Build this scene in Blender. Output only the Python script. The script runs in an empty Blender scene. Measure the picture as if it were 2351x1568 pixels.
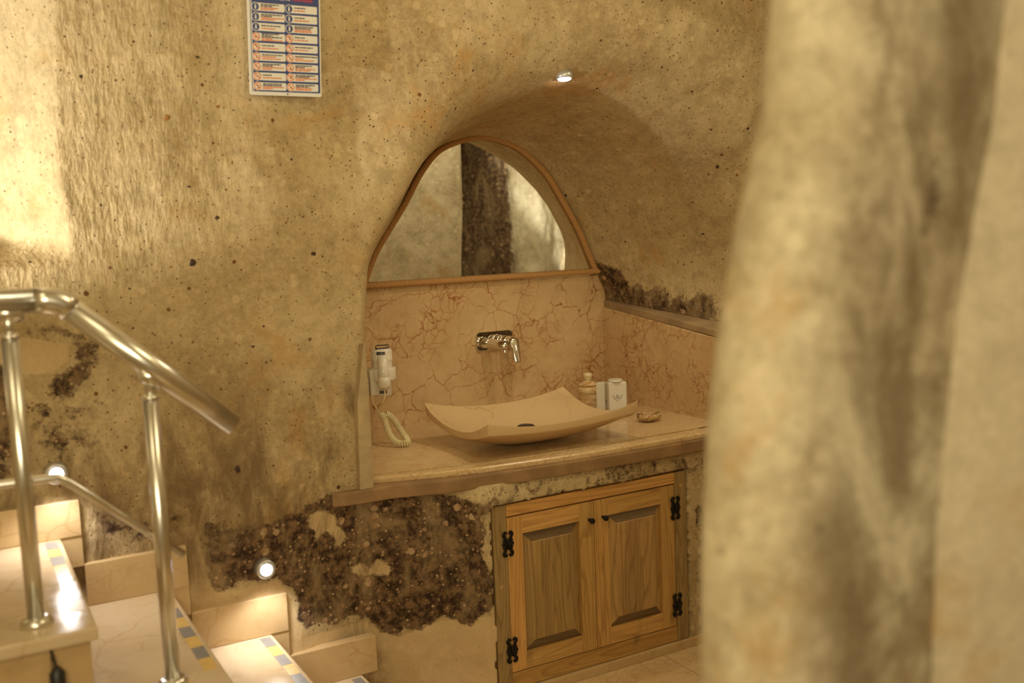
import bpy, bmesh, math, random
import numpy as np
from mathutils import Vector, Matrix, noise
random.seed(7)
C = bpy.context.scene.collection
scn = bpy.context.scene
PI = math.pi

# ------------------------------------------------------------------ camera
cam_d = bpy.data.cameras.new('camera'); cam = bpy.data.objects.new('camera', cam_d); C.objects.link(cam); scn.camera = cam
H = 1.65
R = [[0.86754546, -0.08738638, 0.48962077], [-0.49579817, -0.07404762, 0.86527517], [-0.03935802, -0.99341863, -0.10756568]]
right = Vector((R[0][0], R[1][0], R[2][0])); down = Vector((R[0][1], R[1][1], R[2][1])); fwd = Vector((R[0][2], R[1][2], R[2][2]))
M = Matrix((right, -down, -fwd)).transposed().to_4x4(); M.translation = (0, 0, H)
cam.matrix_world = M
cam_d.sensor_width = 36; cam_d.lens = 2286 / 2351 * 36; cam_d.clip_start = 0.05
cam_d.dof.use_dof = True; cam_d.dof.focus_distance = 3.85; cam_d.dof.aperture_fstop = 1.9

# ------------------------------------------------------------------ world, exposure, lights and unseen fills
w = bpy.data.worlds.new('world'); scn.world = w; w.use_nodes = True
w.node_tree.nodes['Background'].inputs[0].default_value = (1.0, .8, .5, 1); w.node_tree.nodes['Background'].inputs[1].default_value = 0.10
scn.view_settings.view_transform = 'Standard'; scn.view_settings.look = 'None'
scn.view_settings.gamma = 1; scn.view_settings.use_curve_mapping = False; scn.view_settings.exposure = -0.06

def aim(o, target):
    o.rotation_euler = (Vector(target) - o.location).to_track_quat('-Z', 'Y').to_euler()
def area(name, loc, target, size, power, col, spread=None):
    l = bpy.data.lights.new(name, 'AREA'); l.shape = 'DISK'; l.size = size; l.energy = power; l.color = col
    if spread: l.spread = spread
    o = bpy.data.objects.new(name, l); o.location = loc; C.objects.link(o); aim(o, target); return o
def spot(name, loc, target, power, col, angle=60, blend=.6, rad=.03):
    l = bpy.data.lights.new(name, 'SPOT'); l.energy = power; l.color = col; l.spot_size = math.radians(angle); l.spot_blend = blend; l.shadow_soft_size = rad
    o = bpy.data.objects.new(name, l); o.location = loc; C.objects.link(o); aim(o, target); return o
WARM = (1.0, .835, .47); COOL = (1.0, .93, .84)
area('fill_light_main', (-0.85, 0.2, 2.05), (1.6, 3.2, 1.1), .7, 12, WARM)  # unseen soft fill added beside the camera, lifts wall and niche
area('fill_light_middle', (1.35, 1.45, 2.70), (1.8, 3.1, .9), .6, 9, WARM)  # added fill without a fixture, brightens the niche front
area('fill_light_left', (-0.5, 1.5, 2.7), (0.4, 3.0, 0.9), .6, 3, WARM)  # weak unseen fill added over the stairs
area('fill_light_rear', (-0.5, -1.2, 2.1), (1.4, 2.4, 1.3), .9, 32, (1, .88, .58))  # fill added behind the camera, mostly for the near corridor corner
spot('recess_floodlight', (-0.75, 2.78, 1.45), (0.25, 3.2, 2.3), 125, (1, .96, .82), 75, .5, .03)
spot('passage_floodlight', (4.0, 1.75, .7), (4.37, 1.06, 1.75), 280, (1, .95, .80), 42, .5, .03)
area('passage_fill', (2.5, 2.55, 2.72), (2.2, 1.7, 1.5), .4, 8, (1, .88, .6))  # unseen fill added to brighten the plaster reflected in the mirror
area('passage_fill_far', (3.5, .6, 2.6), (3.9, 1.2, 1.5), .4, 12, (1, .88, .6))  # second added fill, lifts the far side of the passage

# ------------------------------------------------------------------ materials
def new_mat(name):
    m = bpy.data.materials.new(name); m.use_nodes = True; nt = m.node_tree
    return m, nt, nt.nodes['Principled BSDF']
class NB:
    def __init__(s, nt): s.nt = nt
    def n(s, t, **kw):
        nd = s.nt.nodes.new(t)
        for k, v in kw.items():
            setattr(nd, k, v)
        return nd
    def l(s, a, b): s.nt.links.new(a, b)
    def val(s, sock, v):
        if hasattr(v, 'is_output') or hasattr(v, 'links'): s.l(v, sock)
        else: sock.default_value = v
    def coords(s, scale=(1, 1, 1), rot=(0, 0, 0), gen='Object'):
        tc = s.n('ShaderNodeTexCoord'); mp = s.n('ShaderNodeMapping'); s.l(tc.outputs[gen], mp.inputs[0])
        mp.inputs['Scale'].default_value = scale; mp.inputs['Rotation'].default_value = rot; return mp.outputs[0]
    def noise(s, v, scale, detail=4, rough=.55, dist=0):
        t = s.n('ShaderNodeTexNoise'); s.l(v, t.inputs['Vector']); t.inputs['Scale'].default_value = scale
        t.inputs['Detail'].default_value = detail; t.inputs['Roughness'].default_value = rough; t.inputs['Distortion'].default_value = dist; return t.outputs[0]
    def vor(s, v, scale, feature='F1', out='Distance', rnd=1):
        t = s.n('ShaderNodeTexVoronoi'); t.feature = feature; s.l(v, t.inputs['Vector']); t.inputs['Scale'].default_value = scale; t.inputs['Randomness'].default_value = rnd; return t
    def ramp(s, f, stops, interp='LINEAR'):
        r = s.n('ShaderNodeValToRGB'); s.l(f, r.inputs[0]); e = r.color_ramp; e.interpolation = interp
        while len(e.elements) < len(stops): e.elements.new(.5)
        for el, (p, c) in zip(e.elements, stops):
            el.position = p; el.color = (*c, 1) if len(c) == 3 else c
        return r.outputs[0]
    def step(s, f, a, b, lo=0., hi=1.):
        m = s.n('ShaderNodeMapRange'); m.interpolation_type = 'SMOOTHSTEP'; s.l(f, m.inputs[0])
        m.inputs[1].default_value = a; m.inputs[2].default_value = b; m.inputs[3].default_value = lo; m.inputs[4].default_value = hi; return m.outputs[0]
    def mix(s, f, a, b, mode='MIX'):
        m = s.n('ShaderNodeMix'); m.data_type = 'RGBA'; m.blend_type = mode
        s.val(m.inputs[0], f)
        for sock, v in ((m.inputs[6], a), (m.inputs[7], b)):
            if isinstance(v, tuple): sock.default_value = (*v, 1) if len(v) == 3 else v
            else: s.l(v, sock)
        return m.outputs[2]
    def math(s, op, a, b=0., c=None):
        m = s.n('ShaderNodeMath'); m.operation = op; s.val(m.inputs[0], a); s.val(m.inputs[1], b)
        if c is not None: s.val(m.inputs[2], c)
        return m.outputs[0]
    def bump(s, h, strength, dist, prev=None):
        b = s.n('ShaderNodeBump'); s.l(h, b.inputs['Height']); b.inputs['Strength'].default_value = strength; b.inputs['Distance'].default_value = dist
        if prev is not None: s.l(prev, b.inputs['Normal'])
        return b.outputs[0]

def tuff(name, a, b, stain=(.50, .28, .08), speck=1.0, mould=True, rough=.85, bumpk=1.0, big_noise=2.2):
    m, nt, bs = new_mat(name); k = NB(nt); v = k.coords()
    wob = k.noise(v, 9, 3)
    n1 = k.noise(v, big_noise, 6, .62); base = k.mix(k.step(n1, .36, .66), a, b)
    n2 = k.noise(v, 55, 4, .7); base = k.mix(k.step(n2, .35, .75, 0, .42), base, tuple(min(1, x * 1.35) for x in a))
    n3 = k.noise(v, 120, 3, .7); base = k.mix(k.step(n3, .52, .72, 0, .5), base, tuple(x * .55 for x in b))
    # fine mottling
    nm = k.noise(v, 17, 5, .65); base = k.mix(k.step(nm, .45, .68, 0, .38), base, tuple(x * .68 for x in b))
    # pale pebbles in the tuff
    vp = k.vor(v, 22); vr = k.n('ShaderNodeSeparateColor'); k.l(vp.outputs['Color'], vr.inputs[0])
    peb = k.math('MULTIPLY', k.step(vp.outputs['Distance'], .34, .22), k.step(vr.outputs[0], .78, .84))
    base = k.mix(k.math('MULTIPLY', peb, .5), base, tuple(min(1, x * 1.25) for x in a))
    # rusty stains
    ns = k.noise(v, 3.1, 7, .7, .4); base = k.mix(k.step(ns, .55, .70, 0, .55), base, stain)
    # dark specks of two sizes
    for sc, thr, lo, st in ((75, .24, .72, .8), (34, .15, .78, .8), (14, .11, .70, .95)):
        vv = k.vor(v, sc); sr = k.n('ShaderNodeSeparateColor'); k.l(vv.outputs['Color'], sr.inputs[0])
        dd = k.math('ADD', vv.outputs['Distance'], k.math('MULTIPLY', k.math('SUBTRACT', k.noise(v, sc * 3, 2), .5), .12))
        sp = k.math('MULTIPLY', k.step(dd, thr, thr * .55), k.step(sr.outputs[0], lo, lo + .03))
        base = k.mix(k.math('MULTIPLY', sp, st * speck), base, k.mix(sr.outputs[1], (.035, .02, .01), (.22, .09, .03)))
    if mould:
        at = k.n('ShaderNodeAttribute'); at.attribute_name = 'mask'; sep = k.n('ShaderNodeSeparateColor'); k.l(at.outputs[0], sep.inputs[0])
        # smoothed plaster (G)
        g = k.step(k.math('ADD', sep.outputs[1], k.math('MULTIPLY', k.math('SUBTRACT', k.noise(v, 26, 5, .7), .5), .6)), .42, .58)
        pl = k.mix(k.noise(v, 8, 5), (.58, .40, .20), (.78, .60, .36))
        base = k.mix(k.math('MULTIPLY', g, .65), base, pl)
        # greyish grime (B)
        gr = k.math('MULTIPLY', sep.outputs[2], k.step(k.noise(k.coords((1, 1, .4), (0, .15, 0)), 9, 8, .74, .5), .36, .64))
        base = k.mix(k.math('MULTIPLY', gr, .85), base, (.165, .105, .05))
        v3m = k.coords((1, 1, .45), (0, .6, 0))
        # mould (R) broken up by noise, pale grains left standing in it
        br = k.math('ADD', k.math('MULTIPLY', k.math('SUBTRACT', k.noise(v, 30, 8, .78), .5), 1.5), k.math('MULTIPLY', k.math('SUBTRACT', k.noise(v, 7, 5, .6), .5), 1.0))
        mm = k.step(k.math('ADD', k.math('MULTIPLY', sep.outputs[0], 1.08), br), .40, .66)
        v1 = k.vor(v, 62); c1 = k.n('ShaderNodeSeparateColor'); k.l(v1.outputs['Color'], c1.inputs[0])
        v2 = k.vor(v, 26); c2 = k.n('ShaderNodeSeparateColor'); k.l(v2.outputs['Color'], c2.inputs[0])
        w1 = k.math('ADD', v1.outputs['Distance'], k.math('MULTIPLY', k.math('SUBTRACT', k.noise(v, 140, 3), .5), .35))
        w2 = k.math('ADD', v2.outputs['Distance'], k.math('MULTIPLY', k.math('SUBTRACT', k.noise(v, 70, 3), .5), .35))
        gr1 = k.math('MULTIPLY', k.step(w1, .36, .22), k.step(c1.outputs[0], .55, .7))
        gr2 = k.math('MULTIPLY', k.step(w2, .40, .30), k.step(c2.outputs[0], .80, .86))
        grains = k.math('MAXIMUM', gr1, gr2)
        mc = k.mix(k.step(k.noise(v, 34, 6, .75), .40, .62), (.040, .021, .012), (.22, .135, .07))
        mc = k.mix(k.step(k.noise(v3m, 7, 6, .7, .6), .46, .66, 0, .75), mc, (.33, .235, .125))
        mc = k.mix(k.math('MULTIPLY', grains, .8), mc, k.mix(c1.outputs[1], (.36, .21, .11), (.58, .42, .25)))
        base = k.mix(mm, base, mc)
    k.l(base, bs.inputs['Base Color']); bs.inputs['Roughness'].default_value = rough
    bs.inputs['Specular IOR Level'].default_value = .25
    # chisel strokes
    v3 = k.coords((1, 1, .28), (0, .45, 0)); ch = k.noise(v3, 62, 3, .6, .3)
    sx = k.n('ShaderNodeSeparateXYZ'); k.l(v, sx.inputs[0])
    cs = k.math('MAXIMUM', k.step(sx.outputs[0], .9, .30,   .22, 1.3), k.step(sx.outputs[0], 2.7, 3.3, .22, .9))
    nb = k.bump(k.math('MULTIPLY', ch, cs), .5 * bumpk, .014); nb = k.bump(k.noise(v, 24, 5, .6), .25 * bumpk, .010, nb)
    nb = k.bump(k.noise(v, 150, 3, .65), .25 * bumpk, .003, nb)
    if mould:
        nb = k.bump(k.math('MULTIPLY', mm, k.math('ADD', grains, k.noise(v, 60, 4, .7))), .6, .006, nb)
    k.l(nb, bs.inputs['Normal'])
    return m
TUFF = tuff('cave_tuff', (.56, .44, .255), (.41, .30, .155), stain=(.50, .265, .07), speck=1.25)
TUFF2 = tuff('corridor_tuff', (.70, .615, .435), (.46, .37, .225), big_noise=5.5, speck=.4)
PLASTER = tuff('smooth_plaster', (.60, .515, .365), (.55, .46, .315), speck=.15, mould=False, bumpk=.35)

def marble(name, a, b, vein, rough=.25, scale=9, veinw=.03, amount=1.0, streak=False, patch=True):
    m, nt, bs = new_mat(name); k = NB(nt)
    v = k.coords((1, 1, 1) if not streak else (.5, .5, 2.2))
    wv = k.n('ShaderNodeTexNoise'); k.l(v, wv.inputs['Vector']); wv.inputs['Scale'].default_value = scale * .9; wv.inputs['Detail'].default_value = 5
    off = k.n('ShaderNodeVectorMath'); off.operation = 'MULTIPLY_ADD'; k.l(wv.outputs['Color'], off.inputs[0]); off.inputs[1].default_value = (.16, .16, .16); k.l(v, off.inputs[2]); vw = off.outputs[0]
    base = k.mix(k.step(k.noise(v, scale * .45, 5, .6), .35, .65), a, b)
    base = k.mix(k.step(k.noise(v, scale * 2, 5, .6), .5, .75, 0, .5), base, tuple(x * .8 for x in b))
    e1 = k.vor(vw, scale, 'DISTANCE_TO_EDGE').outputs['Distance']; e2 = k.vor(vw, scale * 2.3, 'DISTANCE_TO_EDGE').outputs['Distance']
    reg = k.step(k.noise(v, scale * .4, 4), .42, .62)
    l1 = k.math('MULTIPLY', k.step(e1, veinw, 0), k.step(k.noise(v, scale * .8, 3), .36, .56))
    l2 = k.math('MULTIPLY', k.step(e2, veinw * 1.3, 0), reg)
    ve = k.math('MULTIPLY', k.math('MAXIMUM', l1, l2), amount)
    vc = k.mix(k.noise(v, scale * .6, 2), vein, (vein[0] * .5, vein[1] * .45, vein[2] * .5))
    if patch:
        base = k.mix(k.math('MULTIPLY', k.step(e2, .09, 0), k.math('MULTIPLY', reg, .4 * amount)), base, vein)
    base = k.mix(ve, base, vc); k.l(base, bs.inputs['Base Color']); bs.inputs['Roughness'].default_value = rough
    k.l(k.step(k.noise(v, 20, 3), .3, .7, rough * .8, rough * 1.3), bs.inputs['Roughness'])
    k.l(k.bump(k.noise(v, 60, 3), .05, .002), bs.inputs['Normal'])
    return m
MARBLE = marble('rose_beige_marble', (.66, .475, .265), (.58, .395, .205), (.42, .15, .04), .28, 8, .021, 1.0)
COUNTER = marble('beige_marble', (.70, .52, .30), (.62, .44, .235), (.48, .24, .08), .22, 8, .018, .55)
TREAD = marble('stair_marble', (.66, .53, .36), (.60, .45, .27), (.52, .34, .15), .16, 5, .03, .35, patch=False)
CREAM = marble('cream_marble', (.60, .44, .24), (.54, .37, .18), (.48, .26, .08), .35, 6, .03, .4, patch=False)
BASIN = marble('basin_stone', (.72, .53, .31), (.66, .47, .26), (.42, .22, .09), .38, 2.2, .006, .5, patch=False)

def simple(name, col, rough=.5, metal=0., noise_amt=.12, nscale=40, bump=0., spec=.5, coat=0., trans=0.):
    m, nt, bs = new_mat(name); k = NB(nt); v = k.coords()
    c = k.mix(k.step(k.noise(v, nscale, 4), .3, .7), col, tuple(x * (1 - noise_amt) for x in col))
    k.l(c, bs.inputs['Base Color']); bs.inputs['Roughness'].default_value = rough; bs.inputs['Metallic'].default_value = metal
    bs.inputs['Specular IOR Level'].default_value = spec
    if coat: bs.inputs['Coat Weight'].default_value = coat
    if bump: k.l(k.bump(k.noise(v, nscale * 2, 4), bump, .003), bs.inputs['Normal'])
    return m
def wood(name, a, b, dark, vertical=True, scale=1.0, rings=True):
    m, nt, bs = new_mat(name); k = NB(nt)
    tc = k.n('ShaderNodeTexCoord'); oi = k.n('ShaderNodeObjectInfo')
    ad = k.n('ShaderNodeVectorMath'); ad.operation = 'MULTIPLY_ADD'; k.l(oi.outputs['Random'], ad.inputs[0]); ad.inputs[1].default_value = (7, 5, 3); k.l(tc.outputs['Object'], ad.inputs[2])
    mp = k.n('ShaderNodeMapping'); k.l(ad.outputs[0], mp.inputs[0]); mp.inputs['Scale'].default_value = (1, 1, .06) if vertical else (.06, 1, 1)
    v = mp.outputs[0]
    base = k.mix(k.step(k.noise(v, 9 * scale, 4, .6, .6), .35, .65), a, b)
    if rings:
        d = k.noise(v, 7 * scale, 2, .5, .2); rg = k.math('FRACT', k.math('MULTIPLY', d, 26.)); line = k.math('MULTIPLY', k.step(rg, .55, .95), k.step(rg, 1.0, .96))
        base = k.mix(k.math('MULTIPLY', line, .45), base, dark)
    base = k.mix(k.step(k.noise(v, 120, 3, .6), .5, .8, 0, .7), base, dark)
    st = k.noise(k.coords((1, 1, .6)), 9, 4); base = k.mix(k.step(st, .60, .78, 0, .5), base, (.11, .075, .035))
    vk = k.vor(k.coords((1, 1, .5)), 9); ck = k.n('ShaderNodeSeparateColor'); k.l(vk.outputs['Color'], ck.inputs[0])
    base = k.mix(k.math('MULTIPLY', k.step(vk.outputs['Distance'], .07, .03), k.step(ck.outputs[0], .72, .75)), base, (.07, .025, .01))
    hs = k.n('ShaderNodeHueSaturation'); k.l(base, hs.inputs['Color']); k.l(k.step(oi.outputs['Random'], 0, 1, .82, 1.10), hs.inputs['Value']); k.l(k.step(oi.outputs['Random'], 0, 1, .503, .496), hs.inputs['Hue'])
    k.l(hs.outputs[0], bs.inputs['Base Color']); bs.inputs['Roughness'].default_value = .42
    k.l(k.bump(k.noise(v, 90, 3), .15, .001), bs.inputs['Normal'])
    return m
WOODV = wood('varnished_pine_upright', (.66, .40, .14), (.54, .30, .09), (.27, .125, .035))
WOODH = wood('varnished_pine_level', (.66, .40, .14), (.54, .30, .09), (.27, .125, .035), vertical=False)
WOODS = wood('grey_stained_pine', (.46, .31, .135), (.36, .235, .10), (.15, .09, .03))
WOODP = wood('panel_pine', (.56, .36, .135), (.38, .235, .09), (.18, .10, .038))
WOODE = wood('end_grain_pine', (.22, .145, .07), (.15, .095, .045), (.06, .035, .017), vertical=False)
BLACK = simple('black_iron', (.018, .014, .012), .38, .6, .3, 90, .3)
DARKGAP = simple('dark_void', (.012, .009, .006), .9)
CHROME = simple('chrome', (.78, .76, .72), .05, 1.0, .02)
STEEL = simple('polished_tube', (.86, .85, .80), .28, 1.0, .04)
BLKPL = simple('black_plastic', (.02, .02, .02), .4)
WHITE = simple('white_plastic', (.80, .76, .66), .28, 0, .03, coat=.3)
CORD = simple('cream_cord', (.80, .70, .42), .35, 0, .05)
CARD = simple('white_card', (.78, .74, .65), .35, 0, .03, coat=.4)
CARDS = simple('card_print', (.16, .13, .10), .6)
INK = simple('slot_black', (.02, .017, .015), .6)
GREYT = simple('grey_inlay', (.27, .26, .25), .35, 0, .15); YELT = simple('yellow_inlay', (.72, .50, .17), .35, 0, .15)
RIM = simple('brushed_lamp_rim', (.62, .62, .62), .35, .6)
GROUT = simple('grout', (.42, .30, .16), .9)
FASC = simple('smooth_brown_render', (.36, .215, .10), .7, 0, .35, 9, .2)
JAMB = simple('jamb_plaster', (.56, .43, .25), .7, 0, .3, 9, .2)
TRIMP = simple('ledge_render', (.42, .29, .16), .8, 0, .3, 9, .3)
def rope_mat():
    m, nt, bs = new_mat('rope_fibre'); k = NB(nt); v = k.coords()
    k.l(k.mix(k.noise(v, 260, 3), (.40, .20, .065), (.62, .36, .14)), bs.inputs['Base Color']); bs.inputs['Roughness'].default_value = .8
    k.l(k.bump(k.noise(v, 500, 2), .5, .001), bs.inputs['Normal']); return m
ROPE = rope_mat()
def onyx(name, cols, scale, rough=.15, zs=4.):
    m, nt, bs = new_mat(name); k = NB(nt); v = k.coords((1, 1, zs)); f = k.noise(v, scale, 4, .6, 1.2)
    k.l(k.ramp(f, cols), bs.inputs['Base Color']); bs.inputs['Roughness'].default_value = rough; return m
ONYX = onyx('banded_onyx', [(.30, (.42, .18, .05)), (.42, (.62, .40, .18)), (.50, (.74, .60, .36)), (.60, (.50, .27, .09)), (.68, (.72, .58, .36))], 9)
ONYXL = onyx('pale_onyx', [(.35, (.70, .56, .32)), (.6, (.78, .68, .46))], 9)
ONYXB = onyx('honey_onyx', [(.35, (.45, .24, .07)), (.6, (.60, .38, .15))], 9)
PETR = onyx('petrified_wood', [(.34, (.02, .012, .01)), (.43, (.20, .10, .04)), (.48, (.62, .46, .24)), (.60, (.42, .22, .08)), (.66, (.66, .52, .32))], 16, .2, 1.5)
def emis(name, col, s):
    m, nt, bs = new_mat(name); bs.inputs['Base Color'].default_value = (*col, 1); bs.inputs['Emission Color'].default_value = (*col, 1); bs.inputs['Emission Strength'].default_value = s; return m
GLOW = emis('lamp_lens', (1, .96, .95), 30)
def mirror_mat():
    m, nt, bs = new_mat('mirror_silver'); k = NB(nt); v = k.coords()
    bs.inputs['Metallic'].default_value = 1; bs.inputs['Roughness'].default_value = .0
    f = k.step(k.noise(v, 13, 8, .8, .6), .70, .76); k.l(k.mix(f, (.88, .9, .88), (.5, .47, .38)), bs.inputs['Base Color']); k.l(k.math('MULTIPLY', f, .5), bs.inputs['Roughness']); return m
MIRROR = mirror_mat()
SWHITE = simple('sign_white', (.74, .72, .66), .45, 0, .03); SBLUE = simple('sign_blue', (.03, .05, .19), .45, 0, .05)
SORANGE = simple('sign_orange', (.80, .20, .04), .5); SRED = simple('sign_red', (.62, .03, .03), .5); SBLACK = simple('sign_ink', (.05, .035, .06), .5)

# ------------------------------------------------------------------ helpers
def link(name, me, mat=None, parent=None, smooth=False):
    o = bpy.data.objects.new(name, me); C.objects.link(o)
    if mat is not None and not me.materials: me.materials.append(mat)
    if parent: o.parent = parent
    if smooth:
        for p in me.polygons: p.use_smooth = True
    return o
def tag(o, label=None, cat=None, group=None, kind=None):
    if label: o['label'] = label
    if cat: o['category'] = cat
    if group: o['group'] = group
    if kind: o['kind'] = kind
    return o
def thing(name, label, cat, loc=(0, 0, 0), group=None):
    o = bpy.data.objects.new(name, None); C.objects.link(o); o.location = loc; o.empty_display_size = .05
    return tag(o, label, cat, group)
def obj(name, bm, mat, parent=None, smooth=False, local=None):
    """bm in world coordinates; if parent is at a location the mesh is shifted into its space"""
    if parent is not None:
        off = Vector(parent.location)
        if parent.parent: off = off + Vector(parent.parent.location)
        bmesh.ops.translate(bm, verts=bm.verts, vec=-off)
    bmesh.ops.recalc_face_normals(bm, faces=bm.faces)
    me = bpy.data.meshes.new(name); bm.to_mesh(me); bm.free()
    return link(name, me, mat, parent, smooth)
def bev(bm, r, seg=2, edges=None):
    bmesh.ops.bevel(bm, geom=edges or list(bm.edges), offset=r, segments=seg, affect='EDGES', profile=.6, clamp_overlap=True)
def box(x0, x1, y0, y1, z0, z1, r=0, seg=2, bm=None):
    own = bmesh.new()
    bmesh.ops.create_cube(own, size=1)
    bmesh.ops.scale(own, vec=(x1 - x0, y1 - y0, z1 - z0), verts=own.verts); bmesh.ops.translate(own, vec=((x0 + x1) / 2, (y0 + y1) / 2, (z0 + z1) / 2), verts=own.verts)
    if r: bev(own, r, seg)
    if bm is None: return own
    join(bm, own); return bm
def join(a, b):
    me = bpy.data.meshes.new('t'); b.to_mesh(me); b.free(); a.from_mesh(me); bpy.data.meshes.remove(me); return a
def prism(pts, z0, z1, axis='Z', r=0, seg=2):
    bm = bmesh.new()
    def P(p, h): return (p[0], p[1], h) if axis == 'Z' else ((p[0], h, p[1]) if axis == 'Y' else (h, p[0], p[1]))
    lo = [bm.verts.new(P(p, z0)) for p in pts]; hi = [bm.verts.new(P(p, z1)) for p in pts]
    n = len(pts); bm.faces.new(lo[::-1]); bm.faces.new(hi)
    for i in range(n): bm.faces.new((lo[i], lo[(i + 1) % n], hi[(i + 1) % n], hi[i]))
    bmesh.ops.recalc_face_normals(bm, faces=bm.faces)
    if r: bev(bm, r, seg, [e for e in bm.edges if abs((e.verts[0].co - e.verts[1].co)[{'Z': 2, 'Y': 1, 'X': 0}[axis]]) < 1e-6])
    return bm
def tube(path, rad, seg=12, cap=True, closed=False, bm=None):
    bm = bm or bmesh.new(); pts = [Vector(p) for p in path]; n = len(pts); rings = []
    prev = None
    for i, p in enumerate(pts):
        if closed: t = (pts[(i + 1) % n] - pts[i - 1])
        else: t = (pts[min(i + 1, n - 1)] - pts[max(i - 1, 0)])
        t.normalize()
        if prev is None:
            a = Vector((0, 0, 1)) if abs(t.z) < .9 else Vector((1, 0, 0)); u = t.cross(a).normalized()
        else: u = (prev - t * prev.dot(t)).normalized()
        prev = u; wv = t.cross(u); r = rad[i] if isinstance(rad, (list, tuple)) else rad
        rings.append([bm.verts.new(p + (u * math.cos(2 * PI * j / seg) + wv * math.sin(2 * PI * j / seg)) * r) for j in range(seg)])
    for i in range(n - (0 if closed else 1)):
        a, b = rings[i], rings[(i + 1) % n]
        for j in range(seg): bm.faces.new((a[j], a[(j + 1) % seg], b[(j + 1) % seg], b[j]))
    if cap and not closed: bm.faces.new(rings[0][::-1]); bm.faces.new(rings[-1])
    return bm
def lathe(profile, center, seg=32, axis=(0, 0, 1)):
    ax = Vector(axis).normalized(); a = Vector((1, 0, 0)) if abs(ax.x) < .9 else Vector((0, 1, 0)); u = ax.cross(a).normalized(); wv = ax.cross(u)
    bm = bmesh.new(); rings = []; c = Vector(center)
    for r, h in profile:
        rings.append([bm.verts.new(c + ax * h + (u * math.cos(2 * PI * j / seg) + wv * math.sin(2 * PI * j / seg)) * max(r, 1e-5)) for j in range(seg)])
    for i in range(len(rings) - 1):
        for j in range(seg): bm.faces.new((rings[i][j], rings[i][(j + 1) % seg], rings[i + 1][(j + 1) % seg], rings[i + 1][j]))
    bm.faces.new(rings[0][::-1]); bm.faces.new(rings[-1]); return bm
def interp(x, tab): return float(np.interp(x, [t[0] for t in tab], [t[1] for t in tab]))
def sstep(x, a, b):
    t = min(1, max(0, (x - a) / (b - a))); return t * t * (3 - 2 * t)

# ------------------------------------------------------------------ stain masks on the back wall (x, z) in metres
MOULD = [
 [(0.618,0.819),(0.62,0.704),(0.634,0.614),(0.654,0.597),(0.691,0.593),(0.713,0.606),(0.833,0.589),(0.88,0.552),(0.898,0.489),(0.891,0.441),(0.933,0.399),(0.958,0.416),(1.035,0.384),(1.088,0.4),(1.145,0.382),(1.191,0.313),(1.255,0.298),(1.271,0.318),(1.327,0.305),(1.397,0.342),(1.48,0.308),(1.537,0.355),(1.57,0.362),(1.56,0.471),(1.54,0.526),(1.525,0.557),(1.535,0.609),(1.53,0.66),(1.54,0.718),(1.492,0.749),(1.338,0.789),(1.189,0.805),(1.089,0.817),(1.033,0.817),(0.946,0.81),(0.935,0.785),(0.882,0.794),(0.819,0.77),(0.726,0.783),(0.693,0.793)],
 [(0.296,1.397),(0.365,1.403),(0.378,1.346),(0.345,1.287),(0.314,1.265),(0.265,1.221),(0.223,1.251),(0.244,1.297),(0.297,1.329)],
 [(0.02,1.36),(0.112,1.347),(0.153,1.331),(0.16,1.148),(0.117,1.02),(0.02,1.01)],
 [(0.326,0.896),(0.371,0.875),(0.391,0.826),(0.337,0.811)], [(0.394,0.865),(0.465,0.839),(0.461,0.78),(0.408,0.804)],
 [(0.511,0.877),(0.567,0.861),(0.569,0.813),(0.513,0.823)], [(0.184,1.440),(0.261,1.446),(0.359,1.398),(0.353,1.380),(0.259,1.418),(0.182,1.419)]]
CLEAN = [[(0.953,0.781),(1.022,0.787),(1.067,0.752),(1.065,0.72),(1.095,0.673),(1.069,0.632),(1.041,0.642),(1.038,0.675),(1.007,0.694),(0.965,0.675),(0.971,0.706),(0.945,0.733)],
 [(1.084,0.564),(1.118,0.58),(1.166,0.566),(1.177,0.587),(1.211,0.58),(1.248,0.54),(1.226,0.501),(1.172,0.513),(1.124,0.518),(1.083,0.555)]]
PLAST = [[(0.02,1.43),(0.119,1.43),(0.29,1.391),(0.286,1.342),(0.239,1.31),(0.163,1.318),(0.02,1.37)],
 [(0.50,0.80),(0.60,0.81),(0.635,0.61),(0.70,0.585),(0.84,0.585),(0.88,0.54),(0.90,0.45),(0.93,0.38),(1.15,0.37),(1.25,0.29),(1.40,0.33),(1.58,0.34),(1.60,0.0),(0.45,0.0)]]
def pdist(px, pz, poly):
    P = np.array(poly); Q = np.roll(P, -1, 0); ins = np.zeros(px.shape, bool); d = np.full(px.shape, 9.)
    for (x0, z0), (x1, z1) in zip(P, Q):
        c = ((z0 > pz) != (z1 > pz)) & (px < (x1 - x0) * (pz - z0) / ((z1 - z0) if abs(z1 - z0) > 1e-9 else 1e-9) + x0); ins ^= c
        L = (x1 - x0) ** 2 + (z1 - z0) ** 2; t = np.clip(((px - x0) * (x1 - x0) + (pz - z0) * (z1 - z0)) / L, 0, 1)
        d = np.minimum(d, np.hypot(px - x0 - t * (x1 - x0), pz - z0 - t * (z1 - z0)))
    return np.where(ins, d, -d)
def smooth01(x): x = np.clip(x, 0, 1); return x * x * (3 - 2 * x)
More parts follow.
